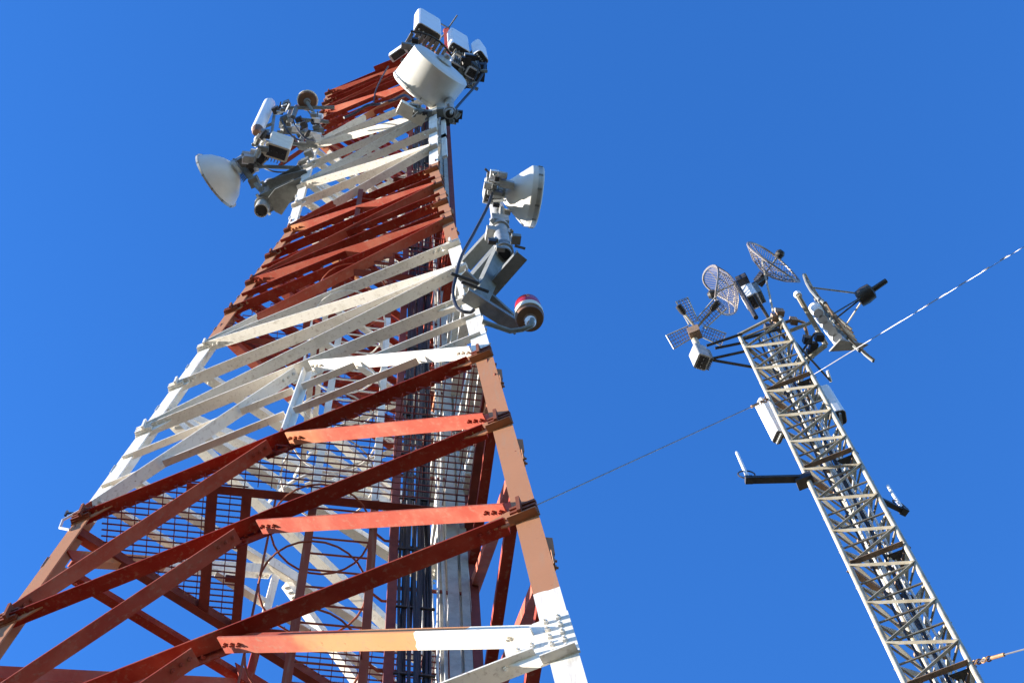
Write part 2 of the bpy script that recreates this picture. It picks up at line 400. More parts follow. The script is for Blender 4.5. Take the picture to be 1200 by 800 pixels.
# ---- platforms: floor axes run along the right face
EA = V((A3/2, .5, 0)); EB = V((-.5, A3/2, 0))
def ab(a, b, z): return EA*a+EB*b+ZV*z
def floor(z, ca, cb, hole, amin=-9):
    tri = [P_(k, z) for k in 'LRB']; cen = sum(tri, V((0, 0, 0)))/3
    tri = [cen+(p-cen)*.99 for p in tri]; t2 = [(p.dot(EA), p.dot(EB)) for p in tri]
    def span(c, ax):
        xs = []
        for i in range(3):
            p, q = t2[i], t2[(i+1) % 3]
            u0, u1 = p[ax], q[ax]
            if (u0-c)*(u1-c) < 0: f = (c-u0)/(u1-u0); xs.append(p[1-ax]+(q[1-ax]-p[1-ax])*f)
        return (min(xs), max(xs)) if len(xs) == 2 else None
    a0, a1, b0, b1 = hole
    pf = MB(); gr = MB()
    root = new_obj('platform', None, tower)
    for ax, c_, wd in ((0, ca, .0044), (1, cb, .0044)):
        lo = min(p[ax] for p in t2); hi = max(p[ax] for p in t2); k = lo+c_/2
        h0, h1, g0, g1 = (a0, a1, b0, b1) if ax == 0 else (b0, b1, a0, a1)
        while k < hi:
            s_ = span(k, ax)
            if ax == 0 and k < amin: s_ = None
            if s_ and ax == 1: s_ = (max(s_[0], amin), s_[1])
            if s_ and s_[1] > s_[0]:
                segs = [s_]
                if h0 < k < h1:
                    segs = [(s_[0], min(s_[1], g0)), (max(s_[0], g1), s_[1])]
                for u, v_ in segs:
                    if v_-u < .02: continue
                    p, q = (ab(k, u, z), ab(k, v_, z)) if ax == 0 else (ab(u, k, z), ab(v_, k, z))
                    sd = EA if ax == 0 else EB
                    dz = .003 if ax == 0 else 0
                    gr.prism([p-sd*wd/2+ZV*dz, p+sd*wd/2+ZV*dz, p+sd*wd/2+ZV*(dz+.012), p-sd*wd/2+ZV*(dz+.012)], q-p)
            k += c_
    build('grating', gr, REDSTEEL, root, 'stuff')
    def beam(p, q, h=.075, w_=.05):
        dd = (q-p).normalized(); sd = dd.cross(ZV); mb = MB()
        mb.prism([p-sd*w_/2-ZV*h, p+sd*w_/2-ZV*h, p+sd*w_/2-ZV*(h-.008), p-sd*w_/2+sd*.008-ZV*(h-.008), p-sd*w_/2+sd*.008-ZV*.004, p-sd*w_/2-ZV*.004], q-p)
        build('frame_beam', mb, REDSTEEL, root)
    for i in (1, 2): beam(tri[i]-ZV*.002*i, tri[(i+1) % 3]-ZV*.002*i, .07+.003*i)
    s1 = span(b0, 1); beam(ab(s1[0], b0, z), ab(s1[1], b0, z), .08)
    s1 = span(b1, 1); beam(ab(s1[0], b1, z-.001), ab(s1[1], b1, z-.001), .074)
    s0 = span(a0, 0); beam(ab(a0, max(s0[0], b0), z-.003), ab(a0, min(s0[1], b1), z-.003), .068, .055)
    s0 = span(a0-.19, 0)
    if s0: beam(ab(a0-.19, max(s0[0], b0-.05), z-.004), ab(a0-.19, min(s0[1], b1+.1), z-.004), .066, .06)
    for bb in (b0+.26, b0+.56):
        mb = MB(); mb.box(ab(a0-.045, bb, z-.05), EA, EB, ZV, .075, .03, .03); build('cleat', mb, REDSTEEL, root)
floor(8.03, .074, .039, (-.787, .60, -.824, .05), -1.58)
floor(11.75, .070, .040, (-.5, .5, -.95, -.30))
floor(15.1, .070, .040, (-.4, .4, -.85, -.35))

# ---- ladder with safety hoops
lad = new_obj('ladder', None, tower)
la, lb_, lc = -.42, -.075, -.74
for a_ in (la, lb_):
    mb = MB(); mb.box(ab(a_, lc, 7.0), EA, EB, ZV, .045, .018, 15.8); build('stile', mb, LADDERP, lad)
for k in range(100):
    z = -.7+k*.178
    if z > 14.8: break
    mb = MB(); mb.tube([ab(la, lc+.002, z), ab(lb_, lc+.002, z)], .006, 6); build('rung', mb, LADDERP, lad)
HC = (-.36, -.72)
for k in range(17):
    z = 1.2+k*.66
    mb = MB(); mb.ring(ab(HC[0], HC[1], z), ZV, .275, .006, 26, 6)
    mb.tube([ab(lb_, lc, z), ab(lb_+.07, lc+.05, z), ab(lb_+.13, lc+.05, z), ab(.11, lc+.04, z)], .0075, 6)
    build('hoop', mb, LADDERP, lad)
for an in (180,):
    mb = MB(); c_ = ab(HC[0]+.275*math.cos(math.radians(an)), HC[1]+.275*math.sin(math.radians(an)), 9.5)
    mb.box(c_-ZV*2.6, EA, EB, ZV, .012, .012, 11.4); build('cage_strap', mb, LADDERP, lad)

# ---- cable runs up the inside
run = new_obj('cable_ladder', None, tower)
for a_, wd in ((.045, .05), (.475, .05)):
    mb = MB(); mb.box(ab(a_, -.70, 9.0), EA, EB, ZV, wd, .03, 19.8); build('side_rail', mb, REDSTEEL if a_ < .1 else REDSTEEL, run)
for a_, wd in ((.395, .06), (.315, .035), (.45, .03)):
    mb = MB(); mb.box(ab(a_, -.66, 10), EA, EB, ZV, wd, .02, 17.4); build('tray', mb, TRAY, run)
for k in range(42):
    mb = MB(); mb.box(ab(.26, -.672, -.5+k*.46), EA, EB, ZV, .40, .012, .022); build('tray_rung', mb, REDSTEEL, run)
cabs = new_obj('cable_bundle', None, tower)
for i in range(11):
    a_ = .085+.0155*i; r = random.choice((.009, .0105, .012)); b_ = -.70-random.random()*.03
    pts = []; ph = random.random()*6
    for k in range(60):
        z = -.9+k*.335
        pts.append(ab(a_+.006*math.sin(k*.9+ph), b_+.008*math.sin(k*.7+ph*2), z))
    mb = MB(); mb.tube(pts, r, 6); build('feeder_cable', mb, BLACKC, cabs)
mb = MB(); mb.box(ab(.36, -.735, 10), EA, EB, ZV, .055, .012, 17.4); build('tray', mb, TRAY, run)
mb = MB(); mb.box(ab(.425, -.73, 10), EA, EB, ZV, .04, .012, 17.4); build('tray', mb, TRAY, run)
for i, a_ in enumerate((.285, .315, .390, .455)):
    pts = []; ph = random.random()*6
    for k in range(60):
        z = -.9+k*.32
        pts.append(ab(a_+.006*math.sin(k*.8+ph), -.70+.006*math.sin(k*.6+ph), z))
    mb = MB(); mb.tube(pts, .0075+.003*(i % 2), 6); build('waveguide', mb, WHITEC, cabs)
for k in range(30):
    z = -.4+k*.62; mb = MB()
    mb.box(ab(.165, -.725, z), EA, EB, ZV, .20, .012, .012); build('cable_clamp', mb, DARK, run)
# stray white conduit curls inside the tower
for pts in ([(-.55, -.5, 9.2), (-.2, -.75, 9.0), (.05, -.55, 9.15), (.1, -.2, 9.35)], [(-.6, -.2, 10.2), (-.3, -.5, 10.0), (0, -.45, 10.25), (.15, -.1, 10.3)]):
    P4 = [V(p) for p in pts]; cur = []
    for i in range(13):
        t = i/12; cur.append(P4[0]*(1-t)**3+P4[1]*3*t*(1-t)**2+P4[2]*3*t*t*(1-t)+P4[3]*t**3)
    mb = MB(); mb.tube(cur, .012, 6); build('conduit', mb, WHITEC, tower)
# internal cross bracing frames (plan bracing at several levels)
for z in XLV[1:-1:1]:
    p = [lerp(P_('L', z-.2), P_('R', z-.2), .5), lerp(P_('R', z-.2), P_('B', z-.2), .5), lerp(P_('B', z-.2), P_('L', z-.2), .5)]
    for i in range(3): member('plan_brace', p[i], p[(i+1) % 3], ZV.cross((p[(i+1) % 3]-p[i]).normalized()).normalized(), .040, bolts=False)
for k, z in (('L', 8.12), ('L', 6.9)):
    p = P_(k, z); mb = MB(); o_ = V((-.03, -.01, 0))
    mb.tube([p+V((.01, -.02, -.16)), p+o_+V((-.03, -.02, -.10)), p+o_+V((-.035, -.02, 0)), p+V((.0, -.02, .06)), p+V((.05, -.02, .08))], .008, 6)
    build('conduit', mb, WHITEC, tower)
p = P_('L', 8.22); mb = MB(); mb.tube([p, p+V((-.09, -.02, .03))], .007, 6); mb.box(p+V((-.09, -.02, .03)), V((1, 0, 0)), V((0, 1, 0)), ZV, .012, .012, .06); build('step_bolt', mb, DARK, tower)
mb = MB()
pt = P_('R', 21.3)
mast0 = at(522, 72, 20.6)
mb.angle(mast0, mast0+ZV*2.5, V((1, 0, 0)), V((0, 1, 0)), .08, .08, .012); build('lightning_mast', mb, PAINT, tower)
for a0, a1 in (((506, 22), (541, 42)), ((536, 18), (518, 44))):
    mb = MB(); mb.tube([at(*a0, 23.2), at(*a1, 23.15)], .011, 6); build('lightning_spike', mb, DGALV, tower)
mb = MB(); mb.lathe(at(523, 37, 23.1), ZV, [(.04, 0), (.05, .03), (.04, .06)], 10); build('spike_hub', mb, REDSTEEL, tower)
for p, q in (((440, 84), (505, 58)), ((452, 96), (512, 72))):
    mb = MB(); mb.angle(at(*p, 20.9), at(*q, 20.9), V((0, -1, 0)), ZV, .07, .05, .008); build('head_beam', mb, PAINT, tower)

# ------------------------------------------------------------------ antennas on the tower
def ortho(h): return h.cross(ZV).normalized()
def dish(name, label, cat, c, h, R, prof, back, group=None, mat=RADOME, rimmat=GALV, tilt=0):
    """round antenna: c = centre of the rim, h = pointing direction"""
    t = thing(name, label, cat, c, group); mb = MB(); mb.lathe(c, h, [(r*R, x*R) for r, x in prof], 48); build('reflector', mb, mat, t)
    mb = MB(); mb.lathe(c, h, [(R*1.0, -.012), (R*1.022, -.012), (R*1.022, .012), (R*1.0, .012)], 48); build('rim', mb, rimmat, t)
    a_ = ZV; b2 = h.cross(ZV)
    for k in range(12):
        an = 2*math.pi*k/12; rd = a_*math.cos(an)+b2*math.sin(an); mb = MB(); mb.box(V(c)+rd*R*1.02, h, rd, h.cross(rd), .03, .006, .014); build('rim_clip', mb, DGALV, t)
    mb = MB(); hb = V(c)+h*prof[0][1]*R
    mb.lathe(hb, -h, [(R*.26, -.01), (R*.28, .02), (R*.2, .05), (R*.12, back*.6), (R*.12, back)], 16); build('hub', mb, GALV, t)
    return t, hb-h*back
def radio(label, c, h, sx, sy, sz, group=None, name='radio_unit', mat=PANELW, parent=None):
    t = thing(name, label, 'radio unit', c, group); s_ = ortho(h)
    mb = MB(); mb.rbox(c, s_, h, ZV, sx, sy, sz, min(sx, sy)*.15); build('case', mb, mat, t)
    mb = MB()
    for k in range(7): mb.box(V(c)-h*(sy*.5+sy*.14)+s_*(k-3)*sx*.13, s_, h, ZV, sx*.035, sy*.32, sz*.88)
    build('fins', mb, DGALV, t)
    mb = MB()
    for k in (-1, 0, 1): mb.tube([V(c)+s_*k*sx*.25-ZV*sz*.5, V(c)+s_*k*sx*.25-ZV*(sz*.5+.035)], .010, 6)
    build('connector', mb, DARK, t)
    mb = MB(); mb.box(V(c)-ZV*(sz*.5+.003), s_, h, ZV, sx*.8, sy*.75, .01); build('base_plate', mb, DARK, t)
    return t
def panel(label, c, h, sx, sy, sz, group, tilt=0):
    t = thing('panel_antenna', label, 'panel antenna', c, group); s_ = ortho(h)
    up = (ZV*math.cos(tilt)-h*math.sin(tilt)).normalized(); hh = up.cross(s_).normalized()
    if hh.dot(h) < 0: hh = -hh
    mb = MB(); mb.rbox(c, s_, hh, up, sx, sy, sz, min(sx, sy)*.3); build('radome', mb, PANELW, t)
    b = V(c)-up*(sz/2)
    mb = MB(); mb.rbox(b-up*.004, s_, hh, up, sx*.9, sy*.86, .012, sy*.2); build('bottom_cap', mb, DARK, t)
    mb = MB()
    for k in (-2, -1, 0, 1, 2): mb.tube([b+s_*k*sx*.17, b+s_*k*sx*.17-up*.05], .011, 6)
    build('connector', mb, GALV, t)
    mb = MB()
    for k in (-.36, .36): mb.box(V(c)-hh*(sy*.5+.04)+up*sz*k, s_, hh, up, sx*.35, .09, .05)
    build('bracket', mb, DGALV, t)
    return t
def pipe_mount(label, base, hgt, r, arms, group=None, mat=DGALV):
    """vertical pipe held by arms running to the given points"""
    t = thing('antenna_mount', label, 'antenna mount', base, group)
    mb = MB(); mb.lathe(base, ZV, [(r*.86, .09), (r*.86, 0), (r, 0), (r, hgt), (r*.5, hgt+.004)], 20); build('pipe', mb, GALV, t)
    mb = MB(); mb.lathe(V(base)+ZV*.03, ZV, [(r*.84, 0), (r*.84, .004)], 20); build('pipe_bore', mb, DARK, t)
    for (z, tgt, w_, hh) in arms:
        p = V(base)+ZV*z; q = V(tgt); dd = (q-p).normalized(); sd = dd.cross(ZV).normalized(); u = sd.cross(dd)
        mb = MB(); mb.prism([p-sd*w_/2, p+sd*w_/2, p+sd*w_/2+u*.012, p-sd*w_/2+sd*.012+u*.012, p-sd*w_/2+sd*.012+u*hh, p-sd*w_/2+u*hh], q-p); build('arm', mb, mat, t)
        mb = MB(); mb.lathe(p-ZV*.035, ZV, [(r*1.0, 0), (r*1.28, 0), (r*1.28, .08), (r, .08)], 16); mb.box(p+sd*r*1.4, sd, dd, ZV, .05, .03, .05); mb.box(p-sd*r*1.4, sd, dd, ZV, .05, .03, .05)
        build('clamp', mb, GALV, t)
    return t
X1, Y1 = V((1, 0, 0)), V((0, 1, 0))

def clutter(parent, pts, z, n, seed, spread=.06, big=.07):
    rg = random.Random(seed)
    for i in range(n):
        x, y = rg.choice(pts); p = at(x+rg.uniform(-5, 5), y+rg.uniform(-5, 5), z+rg.uniform(-spread, spread)*3)
        m_ = rg.choice((GALV, DGALV, DARK, PANELW, DGALV)); mb = MB(); s1 = rg.uniform(.35, 1)*big; q = rg.random()
        if q < .45: mb.box(p, EA, EB, ZV, s1, s1*rg.uniform(.4, 1), s1*rg.uniform(.4, 1.3))
        elif q < .75: mb.lathe(p, V((rg.uniform(-1, 1), rg.uniform(-1, 1), rg.uniform(-.6, .6))), [(s1*.3, -s1*.6), (s1*.35, 0), (s1*.2, s1*.6)], 8, False)
        else: mb.tube([p, p+V((rg.uniform(-1, 1), rg.uniform(-1, 1), rg.uniform(-.5, .5)))*s1*1.6], .009, 5)
        build('fitting', mb, m_, parent)
def jumpers(parent, ends, z, seed, r_=.009):
    rg = random.Random(seed)
    for (p, q) in ends:
        a, b = at(*p, z+rg.uniform(-.15, .15)), at(*q, z+rg.uniform(-.15, .15)); sag = (b-a).length*rg.uniform(.3, .7)
        mb = MB(); mb.tube([a+(b-a)*(k/10)-ZV*sag*math.sin(math.pi*k/10) for k in range(11)], r_, 6); build('jumper_lead', mb, BLACKC, parent)
# right-hand dish on its pipe beside the right leg
zb = 9.9
pb = at(591, 299, zb); LR = P_('R', 9.9)
mt = pipe_mount('grey pipe mount on splayed steel arms beside the right leg, between lamp and shrouded dish', pb, 1.75, .052,
    [(.12, P_('R', 9.72)+V((.0, .0, 0)), .10, .07), (.62, P_('R', 10.35), .09, .06), (.10, P_('R', 9.30)+V((-.02, .05, 0)), .11, .05)])
# long flat outrigger plates
for a0, a1, z, w_ in (((541, 322), (598, 374), 9.55, .075), ((545, 346), (608, 386), 9.15, .085), ((566, 352), (612, 300), 9.65, .085), ((560, 330), (586, 300), 9.95, .06)):
    p, q = at(*a0, z), at(*a1, z); dd = (q-p).normalized(); sd = dd.cross(ZV).normalized()
    mb = MB(); mb.prism([p-sd*w_/2, p+sd*w_/2, p+sd*w_/2+ZV*.05, p+sd*(w_/2-.01)+ZV*.05, p+sd*(w_/2-.01)+ZV*.01, p-sd*w_/2+ZV*.01], q-p)
    build('outrigger', mb, DGALV, mt)
for a0 in ((553, 335), (600, 380), (560, 361), (541, 325)):
    mb = MB(); p = at(*a0, 9.4); mb.tube([p-V((.05, .05, 0)), p+V((.08, .08, .01))], .011, 6); build('u_bolt', mb, DARK, mt)
rc = at(627, 231, 10.95); rh = heading(rc, .985, .16)
dd_, hb = dish('microwave_dish', 'grey-white microwave dish with deep rim facing right, beside the right leg', 'dish antenna', rc, rh, .222,
    [(.30, -1.0), (.34, -.97), (.42, -.9), (.98, -.25), (1.0, -.22), (1.0, .10), (.97, .13), (.6, .16), (.01, .17)], .09)
radio('radio unit bolted behind the right-hand dish, above the open pipe end', hb-rh*.03+ZV*-.02, -rh, .13, .06, .22, 'radio units behind dishes', mat=GALV)
mb = MB()
for (x, y, r) in ((578, 212, .03), (586, 205, .025), (580, 228, .03), (590, 248, .022), (574, 236, .02), (594, 216, .03)):
    p = at(x, y, 10.85); mb.lathe(p, rh, [(r, -.05), (r*1.1, 0), (r, .05)], 8, False)
p = at(585, 262, 10.6); mb.box(p, rh, ortho(rh), ZV, .12, .10, .14)
p = at(583, 275, 10.4); mb.box(p, rh, ortho(rh), ZV, .16, .09, .09)
mb.tube([at(586, 290, 10.3), at(588, 245, 10.8)], .022, 8)
build('swivel_bracket', mb, GALV, dd_)
clutter(dd_, ((578, 205), (584, 214), (577, 222), (588, 228), (582, 238), (586, 262), (592, 275), (578, 270)), 10.8, 34, 3, .05, .07)
clutter(mt, ((560, 350), (570, 360), (590, 290), (580, 280), (548, 340), (600, 285)), 9.7, 16, 4, .06, .07)

# lamp on its arm
lz = 8.85; lc_ = at(621, 372, lz); la0 = P_('R', lz-.12)
lamp = thing('obstruction_lamp', 'round aviation lamp with red top and brown ring on a bent arm', 'warning lamp', la0)
mb = MB(); mb.tube([la0+V((.0, -.02, 0)), at(598, 388, lz-.15), at(612, 386, lz-.16), at(622, 382, lz-.14), at(624, 374, lz-.08)], .016, 10); build('arm', mb, DGALV, lamp)
lc2 = at(621, 374, lz)
mb = MB(); mb.lathe(lc2, ZV, [(.035, -.03), (.04, -.01), (.08, 0), (.086, .025), (.075, .04)], 32); build('base', mb, BROWN, lamp)
mb = MB(); mb.lathe(lc2+ZV*.05, ZV, [(.07, 0), (.088, 0), (.088, .06), (.07, .06)], 32); build('collar', mb, CREAM, lamp)
mb = MB(); mb.lathe(lc2+ZV*.12, ZV, [(.08, -.01), (.084, .04), (.078, .12), (.05, .16), (.01, .17)], 32); build('lens', mb, REDL, lamp)
mb = MB(); mb.lathe(lc2-ZV*.06, ZV, [(.025, -.02), (.034, 0), (.034, .05)], 20); build('gland', mb, PANELW, lamp)
# black feeder from that dish
def feeder(label, pts, r=.011, mat=BLACKC):
    P = [V(p) for p in pts]; cur = []
    for i in range(len(P)-1):
        p0 = P[max(i-1, 0)]; p1 = P[i]; p2 = P[i+1]; p3 = P[min(i+2, len(P)-1)]
        for k in range(8):
            t = k/8; cur.append(.5*((2*p1)+(p2-p0)*t+(2*p0-5*p1+4*p2-p3)*t*t+(3*p1-p0-3*p2+p3)*t**3))
    cur.append(P[-1]); mb = MB(); mb.tube(cur, r, 7)
    return tag(build('feeder_cable', mb, mat, None, loc=W(P[0])), label, 'cable')
feeder('black feeder cable hanging in an arc from the right-hand dish to the right leg',
       [at(577, 225, 10.8), at(571, 243, 10.5), at(556, 272, 10.2), at(541, 300, 9.8), at(534, 325, 9.4), at(531, 345, 9.2), at(537, 362, 9.0), at(550, 366, 8.95), at(556, 362, 8.95)])

# left cluster
zl = 16.3
ph = at(306, 247, zl); LL = P_('L', 16.5)
mt = pipe_mount('grey plate arms with a short open pipe, under the left-hand dish', ph, 1.1, .075,
    [(.25, P_('L', 16.35), .22, .05), (.80, P_('L', 17.0), .20, .05)])
for poly, z in ((((314, 232), (322, 222), (352, 208), (350, 222), (330, 252), (322, 248)), 16.35), (((312, 212), (330, 206), (358, 199), (362, 206), (345, 215), (318, 225)), 16.9)):
    mb = MB(); mb.prism([at(*p, z) for p in poly], ZV*.03); build('plate_arm', mb, DGALV, mt)
lc1 = at(253, 212, 16.9); lh = heading(lc1, -.83, .56)
dl, hb = dish('microwave_dish', 'white cone-backed microwave dish facing down-left off the left leg', 'dish antenna', lc1, lh, .335,
    [(.16, -.78), (.22, -.78), (.5, -.62), (.8, -.34), (.96, -.06), (1.0, 0), (.97, .03), (.6, .11), (.01, .14)], .05)
radio('long radio unit joining the left-hand dish to its mount', at(300, 188, 17.1), heading(hb, .7, -.7), .16, .34, .14, 'radio units behind dishes', mat=CREAM)
mb = MB(); mb.tube([at(284, 196, 17.0), at(300, 216, 16.7), at(306, 222, 16.6)], .035, 8); mb.box(at(298, 213, 16.75), X1, Y1, ZV, .1, .1, .12)
mb.box(at(283, 192, 17.05), lh, ortho(lh), ZV, .12, .14, .2); build('swivel_bracket', mb, DGALV, dl)
t = thing('tube_antenna', 'white tube antenna standing upright above the left-hand dish', 'tube antenna', at(302, 152, 17.6))
mb = MB(); mb.lathe(at(302, 152, 17.6), ZV, [(.065, 0), (.072, .02), (.072, 1.40), (.06, 1.46), (.01, 1.48)], 24); build('radome', mb, PANELW, t)
mb = MB(); mb.lathe(at(302, 152, 17.6)-ZV*.06, ZV, [(.04, -.10), (.055, -.04), (.064, .055)], 20); build('base_socket', mb, BROWN, t)
mb = MB(); mb.tube([at(318, 160, 17.5), at(312, 150, 17.5)+ZV*1.1], .018, 8); mb.box(at(312, 148, 17.9), X1, Y1, ZV, .14, .03, .04); build('side_rod', mb, DGALV, t)
radio('cream radio box with open dark front left of the tower, beside the tube antenna', at(327, 172, 17.2), heading(LL, .3, -.95), .26, .16, .55, mat=CREAM)
clutter(dl, ((285, 190), (292, 184), (298, 190), (304, 178), (310, 170), (302, 165), (308, 158)), 17.1, 34, 5, .08, .12)
# bracket frame holding the small devices
fr = thing('antenna_mount', 'dark pipe frame with clamps reaching left of the tower at its upper band', 'antenna mount', P_('L', 18.0))
for a0, a1, z in (((330, 127), (392, 126), 18.9), ((325, 155), (380, 155), 18.3), ((340, 168), (372, 172), 18.0), ((300, 195), (358, 197), 17.2), ((352, 140), (385, 143), 18.6)):
    mb = MB(); mb.tube([at(*a0, z), at(*a1, z)], .022, 8); build('pipe', mb, DGALV, fr)
for x, y, z, hgt in ((333, 150, 18.2, 1.1), (351, 172, 18.0, 1.0), (343, 138, 18.4, .6)):
    mb = MB(); mb.tube([at(x, y, z), at(x, y, z)+ZV*hgt], .03, 8); build('pipe', mb, DGALV, fr)
for x, y in ((330, 128), (334, 140), (341, 146), (350, 140), (352, 156), (344, 165), (336, 122), (323, 129), (360, 172), (356, 146)):
    p = at(x, y, 18.4+random.uniform(-.3, .3)); mb = MB(); mb.box(p, X1, Y1, ZV, random.uniform(.05, .10), random.uniform(.05, .09), random.uniform(.06, .16)); build('clamp', mb, DARK if random.random() < .7 else DGALV, fr)
for x, y, z in ((364, 165, 18.0), (362, 180, 17.6), (372, 150, 18.4), (358, 190, 17.4)):
    p = at(x, y, z); mb = MB(); mb.box(p, X1, Y1, ZV, .09, .08, .12); build('clamp', mb, DGALV, fr)
for z in (18.35, 18.95): member('horizontal_bar', P_('L', z)+V((-.02, 0, 0)), P_('L', z)+V((-.5, .1, 0)), V((0, -1, 0)), .05, bolts=False, mat=REDSTEEL)
clutter(fr, ((330, 128), (340, 140), (350, 150), (360, 160), (370, 140), (365, 180), (352, 170), (335, 150), (372, 155), (356, 190)), 18.2, 60, 6, .08, .10)
jumpers(fr, (((318, 160), (340, 165)), ((330, 140), (352, 165)), ((305, 165), (330, 185)), ((345, 145), (368, 165)), ((300, 190), (345, 200))), 17.8, 6, .010)
cc = at(360, 119, 18.9); t = thing('obstruction_lamp', 'small round lamp with cream rim on the upper left mount', 'warning lamp', cc)
mb = MB(); mb.lathe(cc, ZV, [(.06, 0), (.11, .01), (.115, .05), (.1, .06)], 24); build('base', mb, BROWN, t)
mb = MB(); mb.ring(cc+ZV*.06, ZV, .115, .014, 28, 8); build('collar', mb, CREAM, t)
mb = MB(); mb.lathe(cc+ZV*.06, ZV, [(.1, 0), (.1, .1), (.06, .16), (.01, .17)], 24); build('lens', mb, REDL, t)
mb = MB(); mb.lathe(cc-ZV*.04, ZV, [(.035, 0), (.045, .05)], 16); mb.tube([cc-ZV*.03, at(368, 133, 18.7), at(370, 140, 18.6)], .02, 8); build('arm', mb, DGALV, t)

# top cluster
dc = at(494, 112, 17.6); dh = heading(dc, -.60, .80)
dc = at(493, 108, 17.9)
dt, hb = dish('drum_antenna', 'large white drum antenna at the tower head, above the white band', 'drum antenna', dc, dh, .37,
    [(.30, -1.16), (.93, -1.10), (1.0, -1.04), (1.0, .02), (.985, .07), (.93, .10), (.5, .13), (.01, .14)], .10, rimmat=RADOME)
mt = pipe_mount('grey pipe mount with cream bracket below the drum antenna', at(527, 134, 17.0), 2.4, .055,
    [(.1, P_('R', 17.15), .09, .07), (1.2, P_('R', 18.2), .09, .07)])
p, q = at(467, 126, 17.05), at(497, 142, 17.0)
mb = MB(); dd = (q-p).normalized(); sd = dd.cross(ZV).normalized(); mb.prism([p-sd*.07, p+sd*.07, p+sd*.07+ZV*.13, p-sd*.07+ZV*.13], q-p); build('bracket', mb, CREAM, mt)
for x, y in ((484, 127), (492, 132), (500, 134), (508, 139), (532, 138), (536, 134), (522, 142)):
    mb = MB(); mb.box(at(x, y, 17.15), EA, EB, ZV, .11, .09, .07); build('clamp', mb, DGALV if x < 520 else DARK, mt)
clutter(mt, ((486, 128), (494, 132), (503, 137), (528, 133), (534, 140)), 17.1, 24, 9, .05, .10)
jumpers(mt, (((538, 74), (556, 92)), ((545, 66), (540, 98)), ((562, 78), (548, 100)), ((488, 52), (505, 74)), ((560, 72), (566, 92)), ((530, 82), (545, 104))), 19.6, 5, .012)
c1 = at(499, 36, 20.6); h1 = heading(c1, .5, -.86)
panel('large white panel antenna highest on the tower head, dark louvred underside', at(501, 31, 21.2), h1, .36, .17, 1.25, 'panel antennas on the tower head')
panel('white panel antenna between the lightning spikes and the smallest panel', at(537, 51, 20.8), h1, .28, .13, 1.15, 'panel antennas on the tower head')
panel('small white panel antenna furthest right on the tower head', at(562, 62, 20.5), heading(c1, .8, -.6), .20, .14, .85, 'panel antennas on the tower head')
mb = MB(); cg = at(501, 58, 20.35)
t = thing('vent_tray', 'curved dark slatted tray under the largest head panel', 'cable tray', cg)
for k in range(9):
    s_ = (k-4)/4; c = cg+ortho(h1)*s_*.27+h1*(.08*(1-s_*s_)); b_ = MB(); b_.box(c, ortho(h1), h1, ZV, .045, .16, .05); build('slat', b_, DGALV, t)
for k in (-1, 1):
    b_ = MB(); pts = [cg+ortho(h1)*s_*.3+h1*(.08*(1-s_*s_)+k*.09) for s_ in (-1, -.6, -.2, .2, .6, 1)]; b_.tube(pts, .016, 6); build('rail', b_, DARK, t)
radio('white radio unit with dark square openings right of the drum antenna', at(533, 80, 19.6), heading(c1, -.5, .86), .20, .16, .26, 'radio units on the tower head')
radio('white radio unit on the bracket under the smallest head panel', at(553, 84, 19.5), heading(c1, -.5, .86), .15, .13, .24, 'radio units on the tower head')
radio('slim pale radio unit left of the drum antenna', at(467, 62, 19.9), heading(c1, -.8, .55), .10, .24, .20, 'radio units on the tower head')
mt = thing('antenna_mount', 'dark pipe rack carrying the panels on the tower head', 'antenna mount', at(545, 95, 19.2))
for a0, a1, z in (((500, 72), (560, 105), 19.6), ((532, 60), (570, 82), 20.2), ((470, 70), (500, 80), 19.8)):
    mb = MB(); mb.tube([at(*a0, z), at(*a1, z)], .025, 8); build('pipe', mb, DGALV, mt)
for x, y, z, hgt in ((556, 100, 19.2, 1.7), (541, 92, 19.3, 1.6), (488, 58, 19.9, 1.4), (568, 82, 19.7, .9)):
    mb = MB(); mb.tube([at(x, y, z), at(x, y, z)+ZV*hgt], .026, 8); build('pipe', mb, DGALV, mt)
for x, y in ((546, 72), (551, 79), (558, 84), (545, 84), (541, 98), (550, 98), (562, 90), (566, 78), (524, 78), (520, 84), (486, 48), (485, 66), (478, 58), (556, 75), (549, 68), (542, 76)):
    mb = MB(); s1 = random.uniform(.07, .13); mb.box(at(x, y, 19.6+random.uniform(-.2, .5)), EA, EB, ZV, s1, s1*.8, random.uniform(.08, .16)); build('clamp', mb, DARK if random.random() < .55 else GALV, mt)
clutter(mt, ((548, 72), (556, 80), (562, 88), (545, 90), (536, 84), (552, 96), (486, 60), (480, 52), (522, 80), (528, 74)), 19.7, 60, 8, .1, .13)
feeder('black feeder cable along the right edge of the drum antenna', [at(569, 74, 19.8), at(566, 86, 19.4), at(556, 102, 19.0), at(542, 118, 18.4), at(534, 128, 17.6), at(533, 136, 17.2)], .016)
feeder('black feeder cable sagging across the topmost red bars to the drum antenna', [at(403, 138, 18.8), at(415, 133, 18.9), at(430, 124, 19.0), at(444, 122, 19.0), at(462, 117, 18.6), at(474, 112, 18.3), at(484, 118, 17.9)], .016)
feeder('thin black cable dropping over the red bars left of the drum antenna', [at(455, 78, 20.2), at(447, 92, 19.7), at(440, 108, 19.2), at(438, 122, 18.9)], .010)

